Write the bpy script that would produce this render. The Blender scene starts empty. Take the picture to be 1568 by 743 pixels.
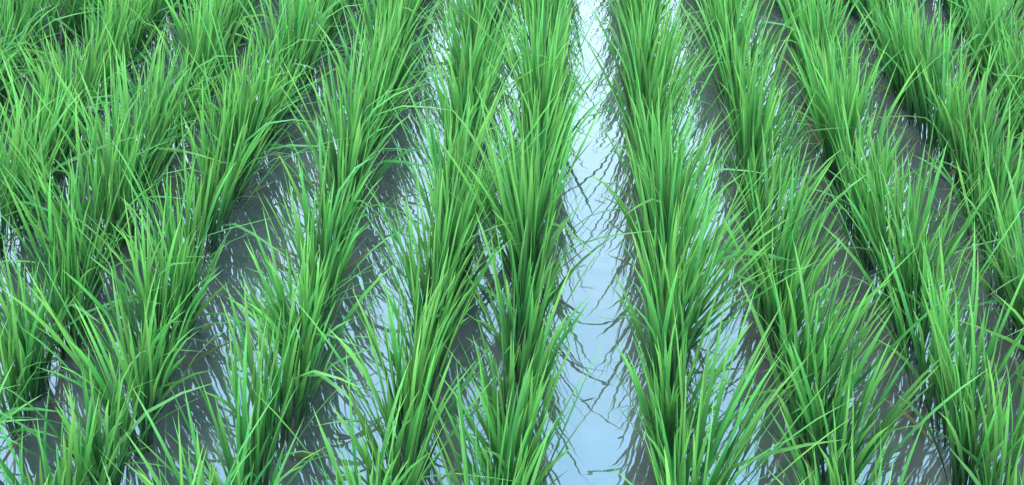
import bpy, math
import numpy as np
from mathutils import Vector

rng = np.random.default_rng(7)
scene = bpy.context.scene
scene.view_settings.view_transform = 'Standard'
scene.view_settings.look = 'None'
scene.view_settings.exposure = 0

# ------------------------------------------------------------------ camera
cam_d = bpy.data.cameras.new("camera")
cam = bpy.data.objects.new("camera", cam_d)
scene.collection.objects.link(cam)
cam_d.sensor_width = 36
cam_d.lens = 38.6
cam_d.clip_end = 2000
cam_d.clip_start = 0.05
cam.location = (0, 0, 1.66)
cam.rotation_euler = (math.radians(90 - 34.0), 0, math.radians(4.07))
scene.camera = cam

# ------------------------------------------------------------------ light
SUN_EL, SUN_AZ = 62.0, 325.0     # azimuth clockwise from +Y
world = bpy.data.worlds.new("World")
scene.world = world
world.use_nodes = True
nt = world.node_tree
nt.nodes.clear()
N = nt.nodes.new
out = N('ShaderNodeOutputWorld')
bg = N('ShaderNodeBackground')
sky = N('ShaderNodeTexSky')
sky.sky_type = 'NISHITA'
sky.sun_disc = False
sky.sun_elevation = math.radians(SUN_EL)
sky.sun_rotation = math.radians(SUN_AZ)
sky.air_density = 1.0
sky.dust_density = 1.0
geo = N('ShaderNodeTexCoord')
mp = N('ShaderNodeMapping'); mp.inputs['Scale'].default_value = (1, 1, 2.0)
noi = N('ShaderNodeTexNoise'); noi.inputs['Scale'].default_value = 2.6
noi.inputs['Detail'].default_value = 6; noi.inputs['Roughness'].default_value = 0.55
rmp = N('ShaderNodeValToRGB')
rmp.color_ramp.elements[0].position = 0.30; rmp.color_ramp.elements[0].color = (0.72, 0.72, 0.72, 1)
rmp.color_ramp.elements[1].position = 0.60; rmp.color_ramp.elements[1].color = (1, 1, 1, 1)
mix = N('ShaderNodeMix'); mix.data_type = 'RGBA'
L = nt.links.new
L(geo.outputs['Generated'], mp.inputs['Vector'])
L(mp.outputs[0], noi.inputs['Vector'])
L(noi.outputs['Fac'], rmp.inputs['Fac'])
# thin overcast: whiter and brighter toward the horizon, bluer higher up
sepz = N('ShaderNodeSeparateXYZ'); L(geo.outputs['Generated'], sepz.inputs[0])
zr = N('ShaderNodeValToRGB')
zr.color_ramp.elements[0].position = 0.40; zr.color_ramp.elements[0].color = (1.0, 1.0, 1.0, 1)
zr.color_ramp.elements[1].position = 0.72; zr.color_ramp.elements[1].color = (0.52, 0.72, 0.90, 1)
L(sepz.outputs['Z'], zr.inputs['Fac'])
sc = N('ShaderNodeMix'); sc.data_type = 'RGBA'; sc.blend_type = 'MULTIPLY'
sc.inputs['Factor'].default_value = 1.0
sc.inputs['A'].default_value = (28.5, 41.5, 49.5, 1)
L(zr.outputs['Color'], sc.inputs['B'])
L(rmp.outputs['Color'], mix.inputs['Factor'])
L(sky.outputs['Color'], mix.inputs['A'])
L(sc.outputs['Result'], mix.inputs['B'])
L(mix.outputs['Result'], bg.inputs['Color'])
bg.inputs['Strength'].default_value = 0.12
L(bg.outputs[0], out.inputs[0])

sd = bpy.data.lights.new("sun", 'SUN')
sd.energy = 2.0
sd.angle = math.radians(10)
sd.color = (1.0, 0.97, 0.88)
so = bpy.data.objects.new("sun", sd)
scene.collection.objects.link(so)
el, az = math.radians(SUN_EL), math.radians(SUN_AZ)
d = Vector((math.sin(az) * math.cos(el), math.cos(az) * math.cos(el), math.sin(el)))
so.rotation_euler = d.to_track_quat('Z', 'Y').to_euler()
so.location = d * 20

# ------------------------------------------------------------------ materials
def leaf_material():
    m = bpy.data.materials.new("rice_leaf")
    m.use_nodes = True
    t = m.node_tree; t.nodes.clear(); n = t.nodes.new; l = t.links.new
    o = n('ShaderNodeOutputMaterial')
    at = n('ShaderNodeAttribute'); at.attribute_name = "leaf"
    sep = n('ShaderNodeSeparateColor')
    l(at.outputs['Color'], sep.inputs[0])
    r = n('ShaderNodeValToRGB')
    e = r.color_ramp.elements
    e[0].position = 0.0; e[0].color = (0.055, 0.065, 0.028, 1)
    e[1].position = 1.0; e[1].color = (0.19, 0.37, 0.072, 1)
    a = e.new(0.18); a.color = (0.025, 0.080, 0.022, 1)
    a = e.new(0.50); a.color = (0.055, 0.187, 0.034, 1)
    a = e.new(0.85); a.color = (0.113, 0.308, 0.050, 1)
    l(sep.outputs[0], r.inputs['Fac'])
    v = n('ShaderNodeMapRange'); v.inputs['To Min'].default_value = 0.46; v.inputs['To Max'].default_value = 1.5
    l(sep.outputs[1], v.inputs['Value'])
    h = n('ShaderNodeMapRange'); h.inputs['To Min'].default_value = 0.474; h.inputs['To Max'].default_value = 0.522
    l(sep.outputs[2], h.inputs['Value'])
    hs = n('ShaderNodeHueSaturation')
    hs.inputs['Saturation'].default_value = 0.95
    l(r.outputs['Color'], hs.inputs['Color']); l(v.outputs[0], hs.inputs['Value']); l(h.outputs[0], hs.inputs['Hue'])
    dm = n('ShaderNodeMix'); dm.data_type = 'RGBA'
    l(at.outputs['Alpha'], dm.inputs['Factor'])
    l(hs.outputs['Color'], dm.inputs['A'])
    dm.inputs['B'].default_value = (0.26, 0.18, 0.07, 1)
    p = n('ShaderNodeBsdfPrincipled')
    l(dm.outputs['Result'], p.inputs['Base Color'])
    p.inputs['Roughness'].default_value = 0.47
    p.inputs['IOR'].default_value = 1.40
    tr = n('ShaderNodeBsdfTranslucent')
    hs2 = n('ShaderNodeHueSaturation'); hs2.inputs['Hue'].default_value = 0.488
    hs2.inputs['Saturation'].default_value = 1.05; hs2.inputs['Value'].default_value = 1.35
    l(dm.outputs['Result'], hs2.inputs['Color']); l(hs2.outputs[0], tr.inputs['Color'])
    ms = n('ShaderNodeMixShader'); ms.inputs[0].default_value = 0.36
    l(p.outputs[0], ms.inputs[1]); l(tr.outputs[0], ms.inputs[2])
    l(ms.outputs[0], o.inputs[0])
    return m

def water_material():
    m = bpy.data.materials.new("turbid_paddy_water")
    m.use_nodes = True
    t = m.node_tree; t.nodes.clear(); n = t.nodes.new; l = t.links.new
    o = n('ShaderNodeOutputMaterial')
    tc = n('ShaderNodeTexCoord')
    p = n('ShaderNodeBsdfPrincipled')
    nz = n('ShaderNodeTexNoise'); nz.inputs['Scale'].default_value = 4.5; nz.inputs['Detail'].default_value = 9
    nz.inputs['Roughness'].default_value = 0.68
    l(tc.outputs['Object'], nz.inputs['Vector'])
    r = n('ShaderNodeValToRGB')
    r.color_ramp.elements[0].position = 0.3; r.color_ramp.elements[0].color = (0.058, 0.053, 0.044, 1)
    r.color_ramp.elements[1].position = 0.72; r.color_ramp.elements[1].color = (0.108, 0.097, 0.080, 1)
    l(nz.outputs['Fac'], r.inputs['Fac'])
    l(r.outputs['Color'], p.inputs['Base Color'])
    p.inputs['Roughness'].default_value = 0.0
    p.inputs['IOR'].default_value = 2.2
    m1 = n('ShaderNodeMapping'); m1.inputs['Scale'].default_value = (1.0, 1.8, 1.0)
    l(tc.outputs['Object'], m1.inputs['Vector'])
    w1 = n('ShaderNodeTexNoise'); w1.inputs['Scale'].default_value = 16; w1.inputs['Detail'].default_value = 0.5
    l(m1.outputs[0], w1.inputs['Vector'])
    w2 = n('ShaderNodeTexNoise'); w2.inputs['Scale'].default_value = 4; w2.inputs['Detail'].default_value = 0
    l(m1.outputs[0], w2.inputs['Vector'])
    # ripples come and go across the field
    w3 = n('ShaderNodeTexNoise'); w3.inputs['Scale'].default_value = 1.6; w3.inputs['Detail'].default_value = 1
    l(tc.outputs['Object'], w3.inputs['Vector'])
    mr = n('ShaderNodeMapRange'); mr.inputs['From Min'].default_value = 0.35; mr.inputs['From Max'].default_value = 0.65
    mr.inputs['To Min'].default_value = 0.45; mr.inputs['To Max'].default_value = 1.0
    l(w3.outputs['Fac'], mr.inputs['Value'])
    b1 = n('ShaderNodeBump'); b1.inputs['Distance'].default_value = 0.00048
    l(mr.outputs[0], b1.inputs['Strength'])
    b2 = n('ShaderNodeBump'); b2.inputs['Strength'].default_value = 1; b2.inputs['Distance'].default_value = 0.0008
    l(w1.outputs['Fac'], b1.inputs['Height']); l(w2.outputs['Fac'], b2.inputs['Height'])
    l(b1.outputs[0], b2.inputs['Normal'])
    l(b2.outputs[0], p.inputs['Normal'])
    l(p.outputs[0], o.inputs[0])
    return m

def mud_material():
    m = bpy.data.materials.new("wet_mud")
    m.use_nodes = True
    t = m.node_tree; n = t.nodes.new; l = t.links.new
    p = t.nodes['Principled BSDF']
    nz = n('ShaderNodeTexNoise'); nz.inputs['Scale'].default_value = 6; nz.inputs['Detail'].default_value = 8
    r = n('ShaderNodeValToRGB')
    r.color_ramp.elements[0].color = (0.03, 0.025, 0.02, 1)
    r.color_ramp.elements[1].color = (0.09, 0.075, 0.055, 1)
    l(nz.outputs['Fac'], r.inputs['Fac']); l(r.outputs[0], p.inputs['Base Color'])
    p.inputs['Roughness'].default_value = 0.6
    return m

LEAF = leaf_material(); WATER = water_material(); MUD = mud_material()

def sheet(name, size, z, mat):
    me = bpy.data.meshes.new(name)
    s = size
    me.from_pydata([(-s, -s, z), (s, -s, z), (s, s, z), (-s, s, z)], [], [(0, 1, 2, 3)])
    me.materials.append(mat)
    ob = bpy.data.objects.new(name, me)
    scene.collection.objects.link(ob)
    return ob
sheet("ground", 600, -0.08, MUD)
sheet("paddy_water", 500, 0.0, WATER)

# ------------------------------------------------------------------ blades
def build_blades(name, bx, by, bz, phi, th0, k, length, width, twist, foldt, folda,
                 gval, hval, dry, seg=8, mat=LEAF):
    n = len(bx)
    ts = np.linspace(0, 1, seg + 1)
    tilt = th0[:, None] + k[:, None] * (ts[None, :] ** 1.8)
    sm = 1 / (1 + np.exp(-(ts[None, :] - foldt[:, None]) * 18))
    tilt = tilt + folda[:, None] * sm
    dl = (length / seg)[:, None]
    mid = 0.5 * (tilt[:, 1:] + tilt[:, :-1])
    rr = np.concatenate([np.zeros((n, 1)), np.cumsum(np.sin(mid) * dl, 1)], 1)
    zz = np.concatenate([np.zeros((n, 1)), np.cumsum(np.cos(mid) * dl, 1)], 1)
    side = (rng.normal(0, 0.08, (n, 1)) * ts[None, :] ** 2) * length[:, None]
    cph, sph = np.cos(phi)[:, None], np.sin(phi)[:, None]
    px = bx[:, None] + rr * cph - side * sph
    py = by[:, None] + rr * sph + side * cph
    pz = bz[:, None] + zz
    tx, ty, tz = np.sin(tilt) * cph, np.sin(tilt) * sph, np.cos(tilt)
    sx, sy, sz = -sph + 0 * tx, cph + 0 * tx, 0 * tx
    nx, ny, nz_ = sy * tz - sz * ty, sz * tx - sx * tz, sx * ty - sy * tx
    tw = twist[:, None] * (0.4 + 0.9 * ts[None, :])
    c, s = np.cos(tw), np.sin(tw)
    wx, wy, wz = sx * c + nx * s, sy * c + ny * s, sz * c + nz_ * s
    ux, uy, uz = nx * c - sx * s, ny * c - sy * s, nz_ * c - sz * s
    prof = np.interp(ts, [0, .12, .35, .6, .82, .94, 1], [.42, .55, .92, 1, .70, .34, .02])
    hw = 0.5 * width[:, None] * prof[None, :]
    fold = 0.35
    V = np.empty((n, seg + 1, 3, 3))
    V[:, :, 0, 0] = px - wx * hw + ux * hw * fold
    V[:, :, 0, 1] = py - wy * hw + uy * hw * fold
    V[:, :, 0, 2] = pz - wz * hw + uz * hw * fold
    V[:, :, 1, 0], V[:, :, 1, 1], V[:, :, 1, 2] = px, py, pz
    V[:, :, 2, 0] = px + wx * hw + ux * hw * fold
    V[:, :, 2, 1] = py + wy * hw + uy * hw * fold
    V[:, :, 2, 2] = pz + wz * hw + uz * hw * fold
    V = V.reshape(-1, 3)
    base = (np.arange(n) * (seg + 1) * 3)[:, None, None]
    si = (np.arange(seg) * 3)[None, :, None]
    q = np.concatenate([base + si + np.array([0, 1, 4, 3])[None, None, :],
                        base + si + np.array([1, 2, 5, 4])[None, None, :]], 1).reshape(-1, 4)
    me = bpy.data.meshes.new(name)
    me.vertices.add(len(V)); me.vertices.foreach_set("co", V.ravel().astype(np.float32))
    me.loops.add(q.size); me.loops.foreach_set("vertex_index", q.ravel().astype(np.int32))
    me.polygons.add(len(q))
    me.polygons.foreach_set("loop_start", (np.arange(len(q)) * 4).astype(np.int32))
    me.polygons.foreach_set("loop_total", np.full(len(q), 4, np.int32))
    me.update(calc_edges=True)
    me.polygons.foreach_set("use_smooth", np.ones(len(q), bool))
    ca = me.color_attributes.new("leaf", 'FLOAT_COLOR', 'POINT')
    C = np.empty((n, seg + 1, 3, 4))
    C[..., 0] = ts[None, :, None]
    C[..., 1] = gval[:, None, None]
    C[..., 2] = hval[:, None, None]
    C[..., 3] = np.clip(dry, 0, 1)[:, None, None]
    ca.data.foreach_set("color", C.ravel().astype(np.float32))
    me.materials.append(mat)
    ob = bpy.data.objects.new(name, me)
    scene.collection.objects.link(ob)
    return ob

def row(xn, xf, wob=0.012, y0=0.35, y1=11.0, seed=0, messy=0.0, lean=0.0, gap=1.0, dens=1.0):
    r = np.random.default_rng(100 + seed)
    P = {k: [] for k in "x y z phi th k len w tw ft fa g h d".split()}
    y = y0 + r.uniform(0, .1)
    ph = r.uniform(0, 6.28, 3)
    while y < y1:
        xc = xn + (xf - xn) * min(max((y - 1.5) / 2.5, 0), 1)
        wx = wob * (math.sin(y * 1.7 + ph[0]) + 0.7 * math.sin(y * 3.9 + ph[1])) + r.normal(0, 0.010)
        far = y > 6.5
        nb = int(r.integers(32, 60) * (0.6 if far else dens))
        size = np.clip(r.normal(1.02, 0.12) + 0.08 * math.sin(y * 2.3 + ph[2]), 0.74, 1.28)
        hg = np.clip(r.normal(0.5, 0.16), 0, 1)
        a = r.uniform(0, 2 * np.pi, nb)
        rad = 0.027 * np.sqrt(r.uniform(0, 1, nb))
        th = np.abs(r.normal(0, 0.17, nb)) + 0.02
        phi = a + r.normal(0, 0.5, nb)
        lx, ly = r.normal(lean, 0.065), r.normal(0.0, 0.06)
        vx = np.sin(th) * np.cos(phi) + lx; vy = np.sin(th) * np.sin(phi) + ly
        phi = np.arctan2(vy, vx); th = np.hypot(vx, vy)
        kk = np.abs(r.normal(0.15, 0.26, nb))
        ln = r.uniform(0.26, 0.45, nb) * size
        small = r.random(nb) < 0.16
        ln[small] *= 0.6
        fa = np.zeros(nb); ft = np.full(nb, 0.7)
        bent = r.random(nb) < (0.035 + messy)
        fa[bent] = r.uniform(0.5, 1.5, bent.sum()); ft[bent] = r.uniform(0.45, 0.8, bent.sum())
        if messy > 0.015:      # wind pushes the weak leaves of these rows the same way
            phi[bent] = r.normal(0.1, 0.7, bent.sum()); th[bent] += 0.15; ln[bent] *= 1.1
        dry = np.zeros(nb)
        dd = r.random(nb) < 0.022
        dry[dd] = r.uniform(.5, 1, dd.sum()); ln[dd] *= 0.45; th[dd] += 0.7
        P['x'].append(xc + wx + rad * np.cos(a)); P['y'].append(y + rad * 1.4 * np.sin(a))
        P['z'].append(np.full(nb, -0.02)); P['phi'].append(phi); P['th'].append(th); P['k'].append(kk)
        P['len'].append(ln); P['w'].append(r.uniform(0.0048, 0.0100, nb) * (1.2 if far else 1))
        P['tw'].append(r.normal(0, 0.8, nb)); P['ft'].append(ft); P['fa'].append(fa)
        P['g'].append(np.clip(0.4 * hg + 0.6 * r.random(nb), 0, 1)); P['h'].append(r.random(nb)); P['d'].append(dry)
        y += (r.uniform(0.095, 0.160) if not far else r.uniform(.12, .17)) * gap
    A = {k: np.concatenate(v) for k, v in P.items()}
    return build_blades("rice_row", A['x'], A['y'], A['z'], A['phi'], A['th'], A['k'], A['len'], A['w'],
                        A['tw'], A['ft'], A['fa'], A['g'], A['h'], A['d'], seg=7)

# near x, far x, wobble, messy, lean, gap, density
rows = [(-.118, -.128, .006, 0, 0, .95, 1.05), (.225, .20, .006, 0, 0, .95, 1.1),
        (-.330, -.378, .010, .01, .03, .97, 1), (.510, .485, .010, 0, -.02, .97, 1.05),
        (-.640, -.675, .018, .03, .05, .97, 1.05), (.800, .775, .012, 0, -.05, 1, 1.1),
        (-.940, -.985, .024, .045, .08, 1.0, 1.1), (1.08, 1.07, .012, .01, -.06, 1, 1.2),
        (-1.22, -1.30, .028, .05, .09, 1.0, 1.1), (1.40, 1.40, .014, .01, -.06, 1, 1.1)]
for i in range(6):
    rows.append((-1.54 - .305 * i, -1.60 - .305 * i, .025, .04, .08, 1.0, 1.1))
    rows.append((1.71 + .31 * i, 1.71 + .31 * i, .014, .01, -.05, 1, 1.0))
for i, (xn, xf, w, ms, ln, g, dn) in enumerate(rows):
    row(xn, xf, w, y0=0.35 if abs(xn) < 2.4 else 1.0, seed=i, messy=ms, lean=ln, gap=g, dens=dn)

# ------------------------------------------------------------------ floating leaf scraps
n = 600
fx = rng.uniform(-2.2, 2.4, n); fy = rng.uniform(0.8, 8, n)
z = np.full(n, 0.0015)
build_blades("floating_leaf_debris", fx, fy, z, rng.uniform(0, 6.28, n), np.full(n, 1.555),
             np.zeros(n), rng.uniform(0.008, 0.05, n), rng.uniform(0.0012, 0.003, n),
             np.zeros(n), np.full(n, .7), np.zeros(n), rng.random(n) * .4, rng.random(n),
             rng.uniform(0, .7, n), seg=3)
